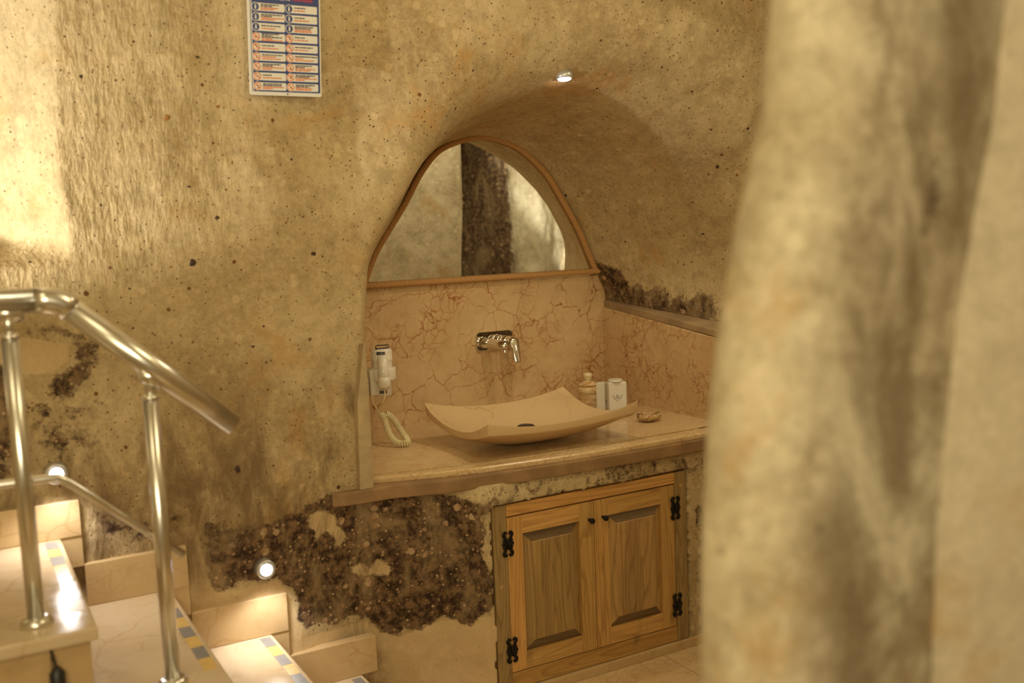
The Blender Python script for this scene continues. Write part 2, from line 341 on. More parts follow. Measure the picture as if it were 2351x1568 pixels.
def wall_masks(co):
    x, y, z = co[:, 0], co[:, 1], co[:, 2]
    front = y < 3.25
    r = np.zeros(len(x)); g = np.zeros(len(x)); b = np.zeros(len(x))
    for i, p in enumerate(MOULD): r = np.maximum(r, smooth01((pdist(x, z, p) + .03) / .06) * (1.0 if i == 0 else .72))
    r *= 1 - .38 * smooth01((1.0 - x) / .3) * smooth01((z - .62) / .12) * (z < .83)
    for p in CLEAN: r = np.minimum(r, 1 - .86 * smooth01((pdist(x, z, p) + .02) / .05))
    for p in CLEAN + PLAST[:1]: g = np.maximum(g, smooth01((pdist(x, z, p) + .02) / .04))
    g = np.maximum(g, .75 * smooth01((pdist(x, z, PLAST[1]) + .02) / .04))
    # band between counter and cabinet, strip right of the cabinet
    band = smooth01((z - .66) / .05) * smooth01((x - 1.45) / .1) * smooth01((2.75 - x) / .1) * (z < .83)
    r = np.maximum(r, .42 * band); r = np.maximum(r, .50 * smooth01((x - 2.45) / .04) * smooth01((.60 - z) / .08))
    r = np.maximum(r, .40 * smooth01((.2 - abs(x - .27)) / .15) * smooth01((.18 - abs(z - 1.15)) / .15))
    r[~front] = 0; g[~front] = 0
    # grime towards the stairs and beside the niche
    b = np.maximum(b, smooth01((1.42 - z) / .5) * smooth01((1.30 - x) / .2) * smooth01((z - .5) / .2))
    b = np.maximum(b, .9 * smooth01((.12 - abs(x - 1.13)) / .1) * smooth01((1.30 - z) / .2))
    b[y > 3.4] = 0
    # sooty streaks above the right-hand marble panel
    top = 1.287 - (3.888 - y) * .116
    hgt = z - top
    wn = np.array([noise.noise((float(q[1]) * 22, float(q[2]) * 3.0, 1.7)) for q in co]) if len(co) < 400000 else 0
    s = (x > 2.55) & (y > 3.02)
    rr = smooth01(1.15 - hgt / (.20 + .08 * wn)) * (.74 + .14 * wn) + .9 * smooth01((.16 - np.hypot(y - 3.86, z - 1.40)) / .12) * (y < 3.9)
    r = np.where(s, np.maximum(r, rr * .95), r)
    return np.stack([r, g, b, np.ones(len(x))], 1)
def set_mask(me, arr):
    ca = me.color_attributes.new('mask', 'FLOAT_COLOR', 'POINT'); ca.data.foreach_set('color', np.ascontiguousarray(arr, dtype=np.float32).ravel())

YF_LOW = [(-1.2, 3.06), (.9, 3.05), (1.08, 3.09), (1.2, 3.085), (1.4, 3.04), (1.6, 3.0), (2.0, 2.98), (2.5, 2.98), (2.9, 3.0), (3.8, 3.0)]
YF_UP = [(-1.2, 3.06), (.9, 3.06), (1.2, 3.09), (1.6, 3.04), (2.2, 3.0), (3.8, 2.95)]
def yfront(x, z):
    t = sstep(z, .84, 1.1); y = interp(x, YF_LOW) * (1 - t) + interp(x, YF_UP) * t
    y -= .13 * max(0, z - 2.07) + .20 * sstep(z, 2.50, 3.1) ** 1.2                       # vault leaning in towards the ceiling
    if x < .315: y += 1.15 * max(0, .315 - x + .012 * math.sin(z * 9)) * sstep(z, 1.60, 1.70) * (1 - .0 * z)
    return y
def wobble(x, y, z):
    v = Vector((x, y, z))
    k = 1 - .75 * sstep(x, 1.3, 1.0) * sstep(z, 1.15, .95)
    k *= 1 - .85 * sstep(math.hypot(x - .97, z - 2.25), .35, .18)
    return k * (.028 * noise.noise(v * 1.7) + .012 * noise.noise(v * 5 + Vector((3, 1, 2))) + .004 * noise.noise(v * 16) + .0022 * noise.noise(Vector((x * 34 + z * 12, y * 20, z * 12))))

def grid_mesh(name, V, nr, nc, mat, closed=False):
    idx = np.arange(nr * nc).reshape(nr, nc)
    F = np.stack([idx[:-1, :-1], idx[:-1, 1:], idx[1:, 1:], idx[1:, :-1]], -1).reshape(-1, 4)
    me = bpy.data.meshes.new(name); me.from_pydata([tuple(v) for v in V], [], F.tolist()); me.materials.append(mat); return me

# ------------------------------------------------------------------ wall_back: rock face with the hollowed vaulted niche
KA = [(1.50,.84),(1.50,1.15),(1.515,1.46),(1.567,1.603),(1.70,1.789),(1.78,1.915),(1.864,2.006),(1.97,2.053),(2.088,2.073),(2.207,2.05),(2.294,2.009),(2.405,1.912),(2.493,1.783),(2.572,1.651),(2.628,1.527),(2.668,1.44),(2.72,1.30),(2.73,.84)]
KB = [(1.178,.84),(1.18,1.15),(1.200,1.43),(1.222,1.59),(1.325,1.762),(1.39,1.860),(1.465,1.945),(1.60,2.06),(1.80,2.155),(2.06,2.20),(2.33,2.17),(2.62,2.05),(2.85,1.86),(3.0,1.65),(3.03,1.5),(3.0,1.35),(2.88,1.2),(2.80,.84)]
KC = [(-1.2,.84),(-1.2,1.3),(-1.2,1.75),(-1.2,2.1),(-1.2,2.6),(-1.2,3.1),(-.2,3.1),(.7,3.1),(1.5,3.1),(2.2,3.1),(2.9,3.1),(3.9,3.1),(3.9,2.3),(3.9,1.95),(3.9,1.7),(3.9,1.45),(3.9,1.2),(3.9,.84)]
KR = [.03,.03,.035,.04,.05,.07,.12,.20,.26,.30,.32,.32,.32,.3,.26,.22,.15,.1]      # rounding of the niche's edge
def catmull(keys, n):
    K = np.array(keys, float); u = np.linspace(0, len(K) - 1, n); out = []
    for t in u:
        i = min(int(t), len(K) - 2); f = t - i
        p0, p1, p2, p3 = K[max(i - 1, 0)], K[i], K[i + 1], K[min(i + 2, len(K) - 1)]
        out.append(.5 * ((2 * p1) + (-p0 + p2) * f + (2 * p0 - 5 * p1 + 4 * p2 - p3) * f * f + (-p0 + 3 * p1 - 3 * p2 + p3) * f ** 3))
    return np.array(out)
NS = 620
A_ = catmull(KA, NS); B_ = catmull(KB, NS); C_ = np.array([[np.interp(t, range(18), [k[j] for k in KC]) for j in (0, 1)] for t in np.linspace(0, 17, NS)]); R_ = np.interp(np.linspace(0, 17, NS), range(18), KR)
V = []
NI, NM, NO = 70, 26, 190
for i in range(NS):
    a = Vector((A_[i][0], 3.93, A_[i][1])); b2 = B_[i]; c2 = C_[i]; r = R_[i]
    dirc = Vector((c2[0] - b2[0], c2[1] - b2[1])); L = dirc.length; dirc /= L
    bpt = Vector((b2[0], yfront(b2[0], b2[1]), b2[1]))
    q = Vector((b2[0] + dirc.x * r, 0, b2[1] + dirc.y * r)); q.y = yfront(q.x, q.z)
    ra = min(r * 1.2, .4); p = bpt + (a - bpt).normalized() * ra
    for j in range(NI): V.append(a.lerp(p, j / NI))
    for j in range(NM):
        t = j / NM; V.append(p * (1 - t) ** 2 + bpt * 2 * t * (1 - t) + q * t * t)
    for j in range(NO + 1):
        t = j / NO; x = q.x + (c2[0] - q.x) * t; z = q.z + (c2[1] - q.z) * t; V.append(Vector((x, yfront(x, z), z)))
NCOL = NI + NM + NO + 1
for idx, v in enumerate(V):
    j = idx % NCOL; wb = wobble(v.x, v.y, v.z)
    k = min(1, j / 12)                                            # sits flat against the mirror
    zb = sstep(v.z, .84, .90)
    n = Vector((-.5 + sstep(v.x, 1.8, 2.5), 0, .7 * sstep(v.z, 1.4, 1.9))); f = sstep(j, NI - 25, NI + NM)
    v += n * wb * k * .8 * (1 - f) + Vector((0, wb * f, 0))
    # blunt spur on the right flank where two hollows meet
    if j > NI - 20 and v.x > 2.5: v.y += .03 * sstep(math.hypot((v.x - 3.22) / .42, (v.z - 1.95) / .42), 1.0, .8) * f
V = np.array([tuple(v) for v in V])
me = grid_mesh('wall_back', V, NS, NCOL, TUFF); set_mask(me, wall_masks(V)); wb_ = link('wall_back', me, smooth=True); tag(wb_, kind='structure')

# lower band of the wall, with the ragged opening for the cabinet
xs = np.concatenate([np.arange(-1.2, .4, .02), np.arange(.4, 2.8, .0065), np.arange(2.8, 3.91, .02)]); zs = np.concatenate([np.arange(-.01, .86, .0065)])
V = []
for x in xs:
    for z in zs:
        y = yfront(x, min(z, .84)) + wobble(x, yfront(x, z), z)
        y += .014 * (sstep(z, .0, .84) - 1) * 0
        jl = .007 * noise.noise(Vector((0, z * 30, 5))) + .012 * noise.noise(Vector((0, z * 6, 9))); jt = .005 * noise.noise(Vector((x * 34, 0, 3))) + .004 * noise.noise(Vector((x * 9, 4, 3)))
        inside = (x > 1.566 + jl) and (x < 2.442 + jl * .5) and (z < .714 + jt) and z > -.5
        if inside: y = 3.15
        else:
            # roughcast crust thickens just round the opening
            dx = max(1.566 - x, x - 2.442, 0); dz = max(z - .714, 0); y = min(y, 3.3); dd = math.hypot(dx, dz)
            tt = sstep(dd, .16, 0); y = y * (1 - tt) + (2.968 + .5 * wobble(x, y, z)) * tt if 1.35 < x < 2.62 else y
        if 1.165 < x < 2.76 and z > .790: y = max(y, interp(x, YF_LOW) + .05)
        V.append((x, y, z))
V = np.array(V); me = grid_mesh('wall_back_lower', V, len(xs), len(zs), TUFF); set_mask(me, wall_masks(V)); o = link('wall_back', me, smooth=True); o.name = 'wall_back_lower'; tag(o, kind='structure')

# ------------------------------------------------------------------ remaining shell of the cave
def strip_wall(name, path, z0, z1, mat, res=.04, amp=1.0, mask=None, lean=None):
    P = [Vector((*p, 0)) for p in path]; pts = []
    for a, b in zip(P[:-1], P[1:]):
        n = max(1, int((b - a).length / res)); pts += [a.lerp(b, i / n) for i in range(n)]
    pts.append(P[-1])
    for _ in range(3): pts = [pts[0]] + [(pts[i - 1] + pts[i] * 2 + pts[i + 1]) / 4 for i in range(1, len(pts) - 1)] + [pts[-1]]
    zz = np.arange(z0, z1 + .001, res); V = []
    for i, p in enumerate(pts):
        t = (pts[min(i + 1, len(pts) - 1)] - pts[max(i - 1, 0)]).normalized(); n = Vector((t.y, -t.x, 0))
        for z in zz:
            q = p + n * (wobble(p.x, p.y, z) * 1.6 * amp)
            if lean: q = q + lean(p, z)
            V.append((q.x, q.y, z))
    V = np.array(V); me = grid_mesh(name, V, len(pts), len(zz), mat)
    if mask: set_mask(me, mask(V))
    return tag(link(name, me, smooth=True), kind='structure')
def m_none(V): return np.tile(np.array([0, 0, 0, 1.]), (len(V), 1))
def m_far(V):
    a = m_none(V); rr = V[:, 0] / (7.78 - V[:, 1])
    a[:, 0] = 1.1 * smooth01((.583 - rr) / .03) * (V[:, 1] < 1.6); a[:, 2] = .8 * smooth01((.60 - rr) / .03); return a
strip_wall('wall_right', [(3.0, -1.7), (3.55, -1.2), (4.1, -.3), (4.45, .5), (4.3, 1.2), (4.0, 2.0), (3.75, 2.7), (3.6, 3.1)], 0, 3.1, TUFF2, .03, 1, m_far)
strip_wall('wall_left', [(-1.2, 3.2), (-1.3, 1.5), (-1.4, -1.7)], 0, 3.1, TUFF2, .05, 1, m_none)
strip_wall('wall_front', [(-1.5, -1.65), (3.1, -1.65)], 0, 3.1, TUFF2, .06, 1, m_none)
V = []
gx = np.arange(-1.6, 4.7, .08); gy = np.arange(-1.8, 3.4, .08)
for x in gx:
    for y in gy: V.append((x, y, 2.86 + .04 * noise.noise(Vector((x, y, 0))) ))
V = np.array(V); me = grid_mesh('ceiling', V, len(gx), len(gy), TUFF2); set_mask(me, m_none(V)); tag(link('ceiling', me, smooth=True), kind='structure')

# near corner of the corridor: rough rounded arris, then smooth plaster towards the camera
def near_lean(p, z):
    return Vector((interp(z, [(0, .72), (1.15, .748), (1.28, .755), (1.40, .768), (1.53, .788), (1.65, .818), (1.76, .853), (1.91, .874), (2.4, .90), (3, .9)]) - .826, 0, 0)) * (1 if p.x < 1.9 else .3)
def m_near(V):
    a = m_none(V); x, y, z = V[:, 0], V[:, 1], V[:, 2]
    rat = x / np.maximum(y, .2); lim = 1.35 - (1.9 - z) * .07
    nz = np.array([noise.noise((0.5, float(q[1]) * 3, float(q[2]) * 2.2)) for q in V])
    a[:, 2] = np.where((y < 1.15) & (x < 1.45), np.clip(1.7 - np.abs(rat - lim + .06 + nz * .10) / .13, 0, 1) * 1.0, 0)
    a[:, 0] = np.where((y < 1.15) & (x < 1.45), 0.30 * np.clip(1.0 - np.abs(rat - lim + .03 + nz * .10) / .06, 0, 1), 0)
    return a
strip_wall('wall_corridor', [(2.95, 1.95), (2.98, 1.85), (2.92, 1.75)], 0, 3.1, PLASTER, .03, .4)
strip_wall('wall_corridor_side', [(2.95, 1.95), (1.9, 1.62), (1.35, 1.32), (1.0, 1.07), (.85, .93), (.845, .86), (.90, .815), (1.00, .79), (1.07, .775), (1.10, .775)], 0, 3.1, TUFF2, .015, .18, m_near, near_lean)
strip_wall('wall_corridor_plaster', [(1.08, .785), (1.13, .75), (1.35, .66), (1.7, .42), (2.4, .0), (2.95, -.3)], 0, 3.1, PLASTER, .025, .25, None, near_lean)
strip_wall('wall_corridor_end', [(2.92, 1.75), (2.95, .8), (2.95, -.35)], 0, 3.1, PLASTER, .04, .4)

# ------------------------------------------------------------------ floor
fl = tag(obj('floor', box(-1.6, 4.7, -1.8, 3.3, -.08, -.012), GROUT), kind='structure')
for i in range(-1, 6):
    for j in range(-2, 4):
        x0, y0 = 2.30 - 1.8 + i * .6, 2.97 - (j + 1) * .6
        x1, y1 = x0 + .597, y0 + .597
        if j == 0: y1 = 3.05
        if j < 0: continue
        if x0 < 1.0 and y1 > 2.2: x0 = max(x0, 1.08)
        if x1 - x0 < .05: continue
        obj('tile', box(x0, x1, y0, y1, -.012, 0, .001, 1), COUNTER, fl)
tag(obj('baseboard_back', box(1.55, 2.62, 2.962, 2.985, 0, .034, .003), CREAM), kind='structure')

# ------------------------------------------------------------------ stairs
st = tag(thing('marble_stairs', 'marble stairs rising to the left along the rock wall', 'stairs', (0, 2.7, 0)), kind='structure')
NX = [.224, .508, .803, 1.095]; TZ = [.84, .63, .42, .21]; YO = 2.262
for i in range(4):
    x1 = NX[i]; x0 = -1.15 if i == 0 else NX[i - 1] - .03; z = TZ[i]
    tr = obj('tread', box(x0, x1, YO, 3.06, z - .03, z, .006, 2), TREAD, st)
    zb = TZ[i + 1] if i < 3 else 0
    obj('riser', box(x1 - .035, x1 - .016, YO + .041, 3.06, zb, z - .03), CREAM, st)
    # cladding of the open side
    if i == 0:
        for a, b in ((-1.15, -.42), (-.418, .128), (.130, x1 - .016)): obj('side_panel', box(a, b, YO + .02, YO + .04, 0, z - .03, .002, 1), CREAM, st)
    else: obj('side_panel', box(NX[i - 1] - .016, x1 - .016, YO + .02, YO + .04, 0, z - .03, .002, 1), CREAM, st)
    # skirting: level piece and upright piece against the wall
    xa = -1.15 if i == 0 else NX[i - 1] + .055; xb = x1 + .055
    obj('skirting', box(xa, xb, 3.033, 3.07, z, z + .105 + .02 * (i > 0), .003), CREAM, st)
    if i < 3: obj('skirting', box(x1 - .02, xb, 3.036, 3.07, TZ[i + 1] + .12, z + .004, .002), CREAM, st)
    # inlaid anti-slip squares
    y = 3.02; kcol = 0
    while y > YO + .20:
        obj('inlay_square', box(x1 - .044, x1 - .012, y - .077, y, z - .004, z + .0006), GREYT if kcol % 2 == 0 else YELT, tr)
        y -= .079; kcol += 1
b = box(-1.15, NX[0] - .04, YO + .045, 3.05, 0, .808)
for i in range(1, 4): box(NX[i - 1] - .04, NX[i] - .04, YO + .045, 3.05, 0, TZ[i] - .032, bm=b)
obj('core', b, GROUT, st)

# round lamps in the wall lighting the steps
def step_lamp(x, z, r, label, power):
    y = yfront(x, z) - .03
    t = thing('step_light', label, 'lamp', (x, y, z), 'round step lights')
    prof = [(r * .55, .03), (r, .03), (r, -.004), (r * .95, -.010), (r * .62, -.012), (r * .55, -.004)]
    obj('lamp_rim', lathe(prof, (x, y, z), 32, (0, 1, 0)), RIM, t, True)
    obj('lens', lathe([(r * .55, -.002), (r * .55, -.008), (r * .3, -.014), (0, -.015)], (x, y - .001, z), 24, (0, 1, 0)), GLOW, t, True)
    spot('step_light_beam', (x, y - .055, z), (x + .0, y - .17, z - .40), power, (1, .95, .92), 125, .6, .018)
step_lamp(.793, .639, .031, 'round lit step light low on the wall in the dark mould above the stairs', 4.5)
step_lamp(.226, 1.030, .031, 'round lit step light on the wall behind the handrail posts', 4.5)

# ------------------------------------------------------------------ handrail
YR = 2.36
t = thing('stair_handrail', 'polished steel tube handrail with two posts and a thin middle rail on the stairs', 'handrail', (.111, YR, .84))
def post(x, z0, z1, ztop):
    p = obj('post', tube([(x, YR, z0), (x, YR, z1)], .018, 24), STEEL, t, True)
    obj('flange', lathe([(.034, 0), (.034, .008), (.028, .016), (.02, .018)], (x, YR, z0), 28), STEEL, p, True)
    obj('stem', tube([(x, YR, z1 - .005), (x, YR, ztop)], .0115, 16), STEEL, p, True)
    obj('collar', lathe([(.0195, 0), (.0195, .006), (.013, .01)], (x, YR, z1 - .004), 24), STEEL, p, True)
    return p
bend = Vector((.208, YR, 1.547)); end = Vector((.566, YR, 1.225)); d = (end - bend).normalized()
def railz(x): return bend.z + (x - bend.x) * d.z / d.x
post(.111, .84, 1.475, 1.53); post(.385, .63, railz(.385) - .075, railz(.385) - .01)
obj('handrail', tube([bend + d * .02, end], .0265, 32), STEEL, t, True)
obj('landing_rail', tube([(-1.1, YR, 1.56), (bend.x - .025, YR, 1.548)], .0265, 32), STEEL, t, True)
e_ = [bend + Vector((-.045, 0, 0)), bend + Vector((-.02, 0, 0)), bend + Vector((0, 0, -.004)), bend + d * .018, bend + d * .035]
el = obj('elbow', tube(e_, [.0275, .0285, .0290, .0285, .0275], 32), STEEL, t, True)
obj('saddle', tube([(.385 - .02, YR, railz(.385) - .012), (.385 + .025, YR, railz(.385) - .045)], .020, 20), STEEL, t, True)
obj('saddle', tube([(.111 - .03, YR, 1.525), (.111 + .03, YR, 1.525)], .018, 20), STEEL, t, True)
ym = YR + .030; mb = Vector((.186, ym, 1.152)); me_ = Vector((.436, ym, .926))
mr = obj('middle_rail', tube([(-1.1, ym, 1.165), (mb.x - .02, ym, 1.153), mb + Vector((-.004, 0, .0)), mb + (me_ - mb).normalized() * .02, me_], .0095, 20), STEEL, t, True)
for x, z in ((.111, 1.155), (.378, .979)): obj('bracket', tube([(x, YR + .01, z), (x, ym, z)], .008, 12), STEEL, t, True)
# ------------------------------------------------------------------ power cord with plug on the side of the landing
t = thing('power_cord', 'black power cord with a dark connector hanging from the top step', 'cord', (.135, YO + .01, .5))
pts = [(.128, YO + .012, .808), (.131, YO + .008, .795), (.134, YO + .010, .775), (.136, YO + .008, .752)]
obj('cable', tube(pts, .0028, 8), BLKPL, t, True)
obj('connector', lathe([(.005, .024), (.009, .018), (.0155, .010), (.016, -.06), (.013, -.075), (.006, -.08)], (.136, YO + .004, .748), 16), BLKPL, t, True)
obj('cable', tube([(.136, YO + .006, .67), (.138, YO + .01, .4), (.142, YO + .012, .0)], .0028, 8), BLKPL, t, True)

# ------------------------------------------------------------------ pool rules sign
SX0, SZ0, SW, SH = .8505, 2.0955, .2345, .34
sy = 3.033
t = thing('rules_sign', 'blue and white rules sign with pictogram rows on the rock wall', 'sign', (SX0, sy, SZ0))
def ys(x, z): return sy
def rect_xz(x0, x1, z0, z1, y, r=0, n=5, depth=.0008):
    if not r: pts = [(x0, z0), (x1, z0), (x1, z1), (x0, z1)]
    else:
        pts = []
        for cx_, cz_, a0 in ((x1 - r, z0 + r, -PI / 2), (x1 - r, z1 - r, 0), (x0 + r, z1 - r, PI / 2), (x0 + r, z0 + r, PI)):
            for k in range(n + 1): a = a0 + PI / 2 * k / n; pts.append((cx_ + r * math.cos(a), cz_ + r * math.sin(a)))
    return prism(pts, y - depth, y, 'Y')
obj('board', rect_xz(SX0, SX0 + SW, SZ0, SZ0 + SH, sy, .006, 4, .005), SWHITE, t)
yb = sy - .005
obj('blue_field', rect_xz(SX0 + .0125, SX0 + SW - .0045, SZ0 + .011, SZ0 + SH - .011, yb, .002, 3, .0004), SBLUE, t)
obj('blue_line', rect_xz(SX0 + .0075, SX0 + .0092, SZ0 + .011, SZ0 + SH - .011, yb, 0, 1, .0004), SBLUE, t)
pills = bmesh.new(); rings = bmesh.new(); oring = bmesh.new(); inner = bmesh.new(); slash = bmesh.new(); blk = bmesh.new(); org = bmesh.new(); icon = bmesh.new(); bico = bmesh.new()
def disc(bm, x, z, r, y, dep=.0003, n=24): join(bm, prism([(x + r * math.cos(2 * PI * k / n), z + r * math.sin(2 * PI * k / n)) for k in range(n)], y - dep, y, 'Y'))
rs = random.Random(3)
lines_spec = {0: [(2, 2), (1, 1)], 1: [(2, 2), (1, 1)], 2: [(1, 1), (2, 2)], 3: [(3, 2), (1, 1)], 4: [(1, 1), (1, 1)], 5: [(1, 2), (1, 2)], 6: [(2, 2), (2, 2)], 7: [(1, 1), (2, 2)], 8: [(2, 2), (2, 2)]}
for row in range(9):
    zc = SZ0 + .0264 + (8 - row) * .0285
    for colm in range(2):
        xc = SX0 + (.0242 if colm == 0 else .1315); xe = SX0 + (.117 if colm == 0 else .2235)
        join(pills, rect_xz(xc - .002, xe, zc - .0113, zc + .0113, yb - .0004, .003, 3, .0003))
        proh = row >= 3
        y1 = yb - .0007
        disc(pills, xc, zc, .0127, yb - .0004, .0004)
        if proh:
            disc(oring, xc, zc, .0112, y1 - .0001); disc(inner, xc, zc, .0086, y1 - .0004)
            p0 = (xc - .0075, zc + .0070); p1 = (xc + .0075, zc - .0070); nx, nz = .0010, .0010
            join(slash, prism([(p0[0] - nx, p0[1] - nz), (p1[0] - nx, p1[1] - nz), (p1[0] + nx, p1[1] + nz), (p0[0] + nx, p0[1] + nz)], y1 - .0013, y1 - .0010, 'Y'))
            for q in range(3): disc(icon, xc + rs.uniform(-.003, .003), zc + rs.uniform(-.004, .004), rs.uniform(.0012, .0026), y1 - .0008, .0002, 10)
        else:
            disc(bico, xc, zc, .0108, y1 - .0001)
            join(inner, prism([(xc - .002, zc - .007), (xc + .002, zc - .007), (xc + .003, zc + .002), (xc, zc + .003), (xc - .003, zc + .002)], y1 - .0007, y1 - .0005, 'Y')); disc(inner, xc, zc + .0055, .0022, y1 - .0005, .0002, 10)
        nb, no = lines_spec[row][colm]; tot = nb + no; pitch = .0047 if tot > 3 else (.0056 if tot == 3 else .0078)
        z = zc + pitch * (tot - 1) / 2; xt = SX0 + (.0412 if colm == 0 else .148); wmax = xe - .003 - xt
        for q in range(tot):
            wl = wmax * (rs.uniform(.72, 1.0) if (tot > 2 and q % 2 == 0) else rs.uniform(.35, .85)); x = xt; bm_ = blk if q < nb else org; hh = .0017
            while x < xt + wl:
                ww = min(rs.uniform(.005, .013), xt + wl - x + .002)
                xx = x
                while xx < x + ww - .0008:                     # letter-sized strokes of one word
                    lw = rs.uniform(.0008, .0014); join(bm_, prism([(xx, z - hh), (xx + lw, z - hh), (xx + lw, z + hh), (xx, z + hh)], y1 - .0003, y1, 'Y')) if False else None
                    vs = [bm_.verts.new((a, y1 - .0006, c)) for a, c in ((xx, z - hh), (xx + lw, z - hh), (xx + lw, z + hh), (xx, z + hh))]; bm_.faces.new(vs)
                    xx += lw + .00025
                x += ww + .0014
            z -= pitch
for nm, bm_, mt in (('row_label', pills, SWHITE), ('prohibition_ring', oring, SORANGE), ('pictogram_ground', inner, SWHITE), ('slash', slash, SORANGE), ('black_text', blk, SBLACK), ('orange_text', org, SORANGE), ('pictogram', icon, SBLACK), ('blue_disc', bico, SBLUE)):
    obj(nm, bm_, mt, t)['kind'] = 'stuff'
def text_obj(name, s, size, x, z, y, mat, parent, sx=1.0):
    cu = bpy.data.curves.new(name, 'FONT'); cu.body = s; cu.size = size; cu.extrude = .0001; cu.offset = size * .018
    o = bpy.data.objects.new('tmp', cu); C.objects.link(o)
    dg = bpy.context.evaluated_depsgraph_get(); me = bpy.data.meshes.new_from_object(o.evaluated_get(dg)); bpy.data.objects.remove(o)
    me.transform(Matrix.Translation(Vector((x, y, z)) - Vector(parent.location)) @ Matrix.Rotation(PI / 2, 4, 'X') @ Matrix.Diagonal((sx, 1, 1, 1)))
    me.materials.clear(); return link(name, me, mat, parent)
zt = SZ0 + .278
text_obj('title_text', 'HAVUZ KURALLARI', .0165, SX0 + .030, zt, yb - .0006, SWHITE, t, .72)
text_obj('title_slash', '/', .0165, SX0 + .134, zt, yb - .0006, SWHITE, t, .72)
text_obj('title_text', 'POOL RULES', .0165, SX0 + .141, zt, yb - .0006, SRED, t, .72)
t.scale = (.949, 1, 1); t.location.x = .8458; t.rotation_euler.x = math.atan(.13)
obj('screw', lathe([(.0022, 0), (.0022, -.001), (0, -.0015)], (SX0 + .116, sy - .0052, SZ0 + .0055), 12, (0, 1, 0)), BLACK, t)

# ------------------------------------------------------------------ mirror
t = thing('arched_mirror', 'arched mirror edged with rope set in the rock niche above the basin', 'mirror', (2.1, 3.9, 1.46))
arch = [(float(a[0]), float(a[1])) for a in catmull(KA[2:16], 90)]
arch[0] = (1.515, 1.455)
o = obj('mirror_glass', prism([(x, z) for x, z in arch], 3.885, 3.93, 'Y'), MIRROR, t)
def rope(path, rad_off=.0078, rs_=.0064, pitch=.036):
    bm = bmesh.new(); P = [Vector(p) for p in path]; d = [0]
    for a, b in zip(P[:-1], P[1:]): d.append(d[-1] + (b - a).length)
    L = d[-1]; n = int(L / pitch * 11); S = []
    for i in range(n + 1):
        s = L * i / n; S.append((Vector([np.interp(s, d, [p[k] for p in P]) for k in range(3)]), s))
    for st_ in range(3):
        path2 = []
        for i, (p, s) in enumerate(S):
            tg = (S[min(i + 1, n)][0] - S[max(i - 1, 0)][0]).normalized(); u = Vector((0, 1, 0)); u = (u - tg * u.dot(tg)).normalized(); wv = tg.cross(u)
            a = -2 * PI * s / pitch + st_ * 2 * PI / 3; path2.append(p + (u * math.cos(a) + wv * math.sin(a)) * rad_off)
        tube(path2, rs_, 7, True, False, bm)
    return bm
YM = 3.872
ap = [(float(a[0]), YM, float(a[1])) for a in catmull([(1.505, 1.475)] + KA[3:16], 200)]
ap = [p for p in ap if p[2] > 1.462]
obj('rope_arch', rope(ap), ROPE, t, True)
obj('rope_sill', rope([(1.50, YM - .004, 1.460), (2.672, YM - .004, 1.460)]), ROPE, t, True)

# ------------------------------------------------------------------ marble lining and counter
t = thing('marble_splashback', 'veined beige marble panels lining the back and sides of the washbasin niche', 'splashback', (2.1, 3.9, .85))
obj('back_panel', box(1.46, 2.72, 3.89, 3.93, .84, 1.452, .002, 1), MARBLE, t)
obj('side_panel', prism([(3.892, .84), (3.892, 1.287), (3.0, 1.184), (3.0, .84)], 2.70, 2.735, 'X', .002, 1), MARBLE, t)
obj('jamb_panel', prism([(1.160, 3.09), (1.176, 3.08), (1.515, 3.89), (1.46, 3.90)], .835, 1.12, 'Z', .004, 2), CREAM, t)
obj('jamb_edge', prism([(1.132, .828), (1.181, .828), (1.181, 1.10), (1.179, 1.31), (1.172, 1.31), (1.158, 1.22), (1.140, 1.12)], 3.056, 3.10, 'Y', .012, 4), JAMB, t)
tr = tag(obj('trim_1', prism([(3.93, 1.289), (3.0, 1.186), (3.0, 1.215), (3.93, 1.325)], 2.712, 2.95, 'X', .006, 2), TRIMP), kind='structure')
ctr = [(1.172, 3.16), (1.172, 3.118), (1.25, 3.09), (1.33, 3.065), (1.42, 3.035), (1.56, 3.005), (1.72, 2.985), (1.9, 2.968), (2.08, 2.96), (2.3, 2.957), (2.5, 2.962), (2.62, 2.975), (2.74, 3.0), (2.74, 3.93), (1.5, 3.93), (1.2, 3.2)]
o = tag(obj('marble_countertop', prism(ctr, .826, .85, 'Z', .009, 3), COUNTER), 'beige marble countertop with a bowed front edge under the stone basin', 'countertop')
fas = [(1.04, 3.10), (1.09, 3.085), (1.15, 3.078), (1.25, 3.075), (1.33, 3.05), (1.42, 3.02), (1.56, 2.995), (1.72, 2.977), (1.9, 2.966), (2.08, 2.96), (2.3, 2.958), (2.5, 2.963), (2.74, 3.0), (2.74, 3.06), (1.06, 3.16)]
fas = [(x, y + (-.012 if x > 1.5 else -.028) if y < 3.055 or x < 1.3 else y) for x, y in fas]
tag(obj('trim_2', prism(fas, .782, .828, 'Z', .006, 2), FASC), kind='structure')

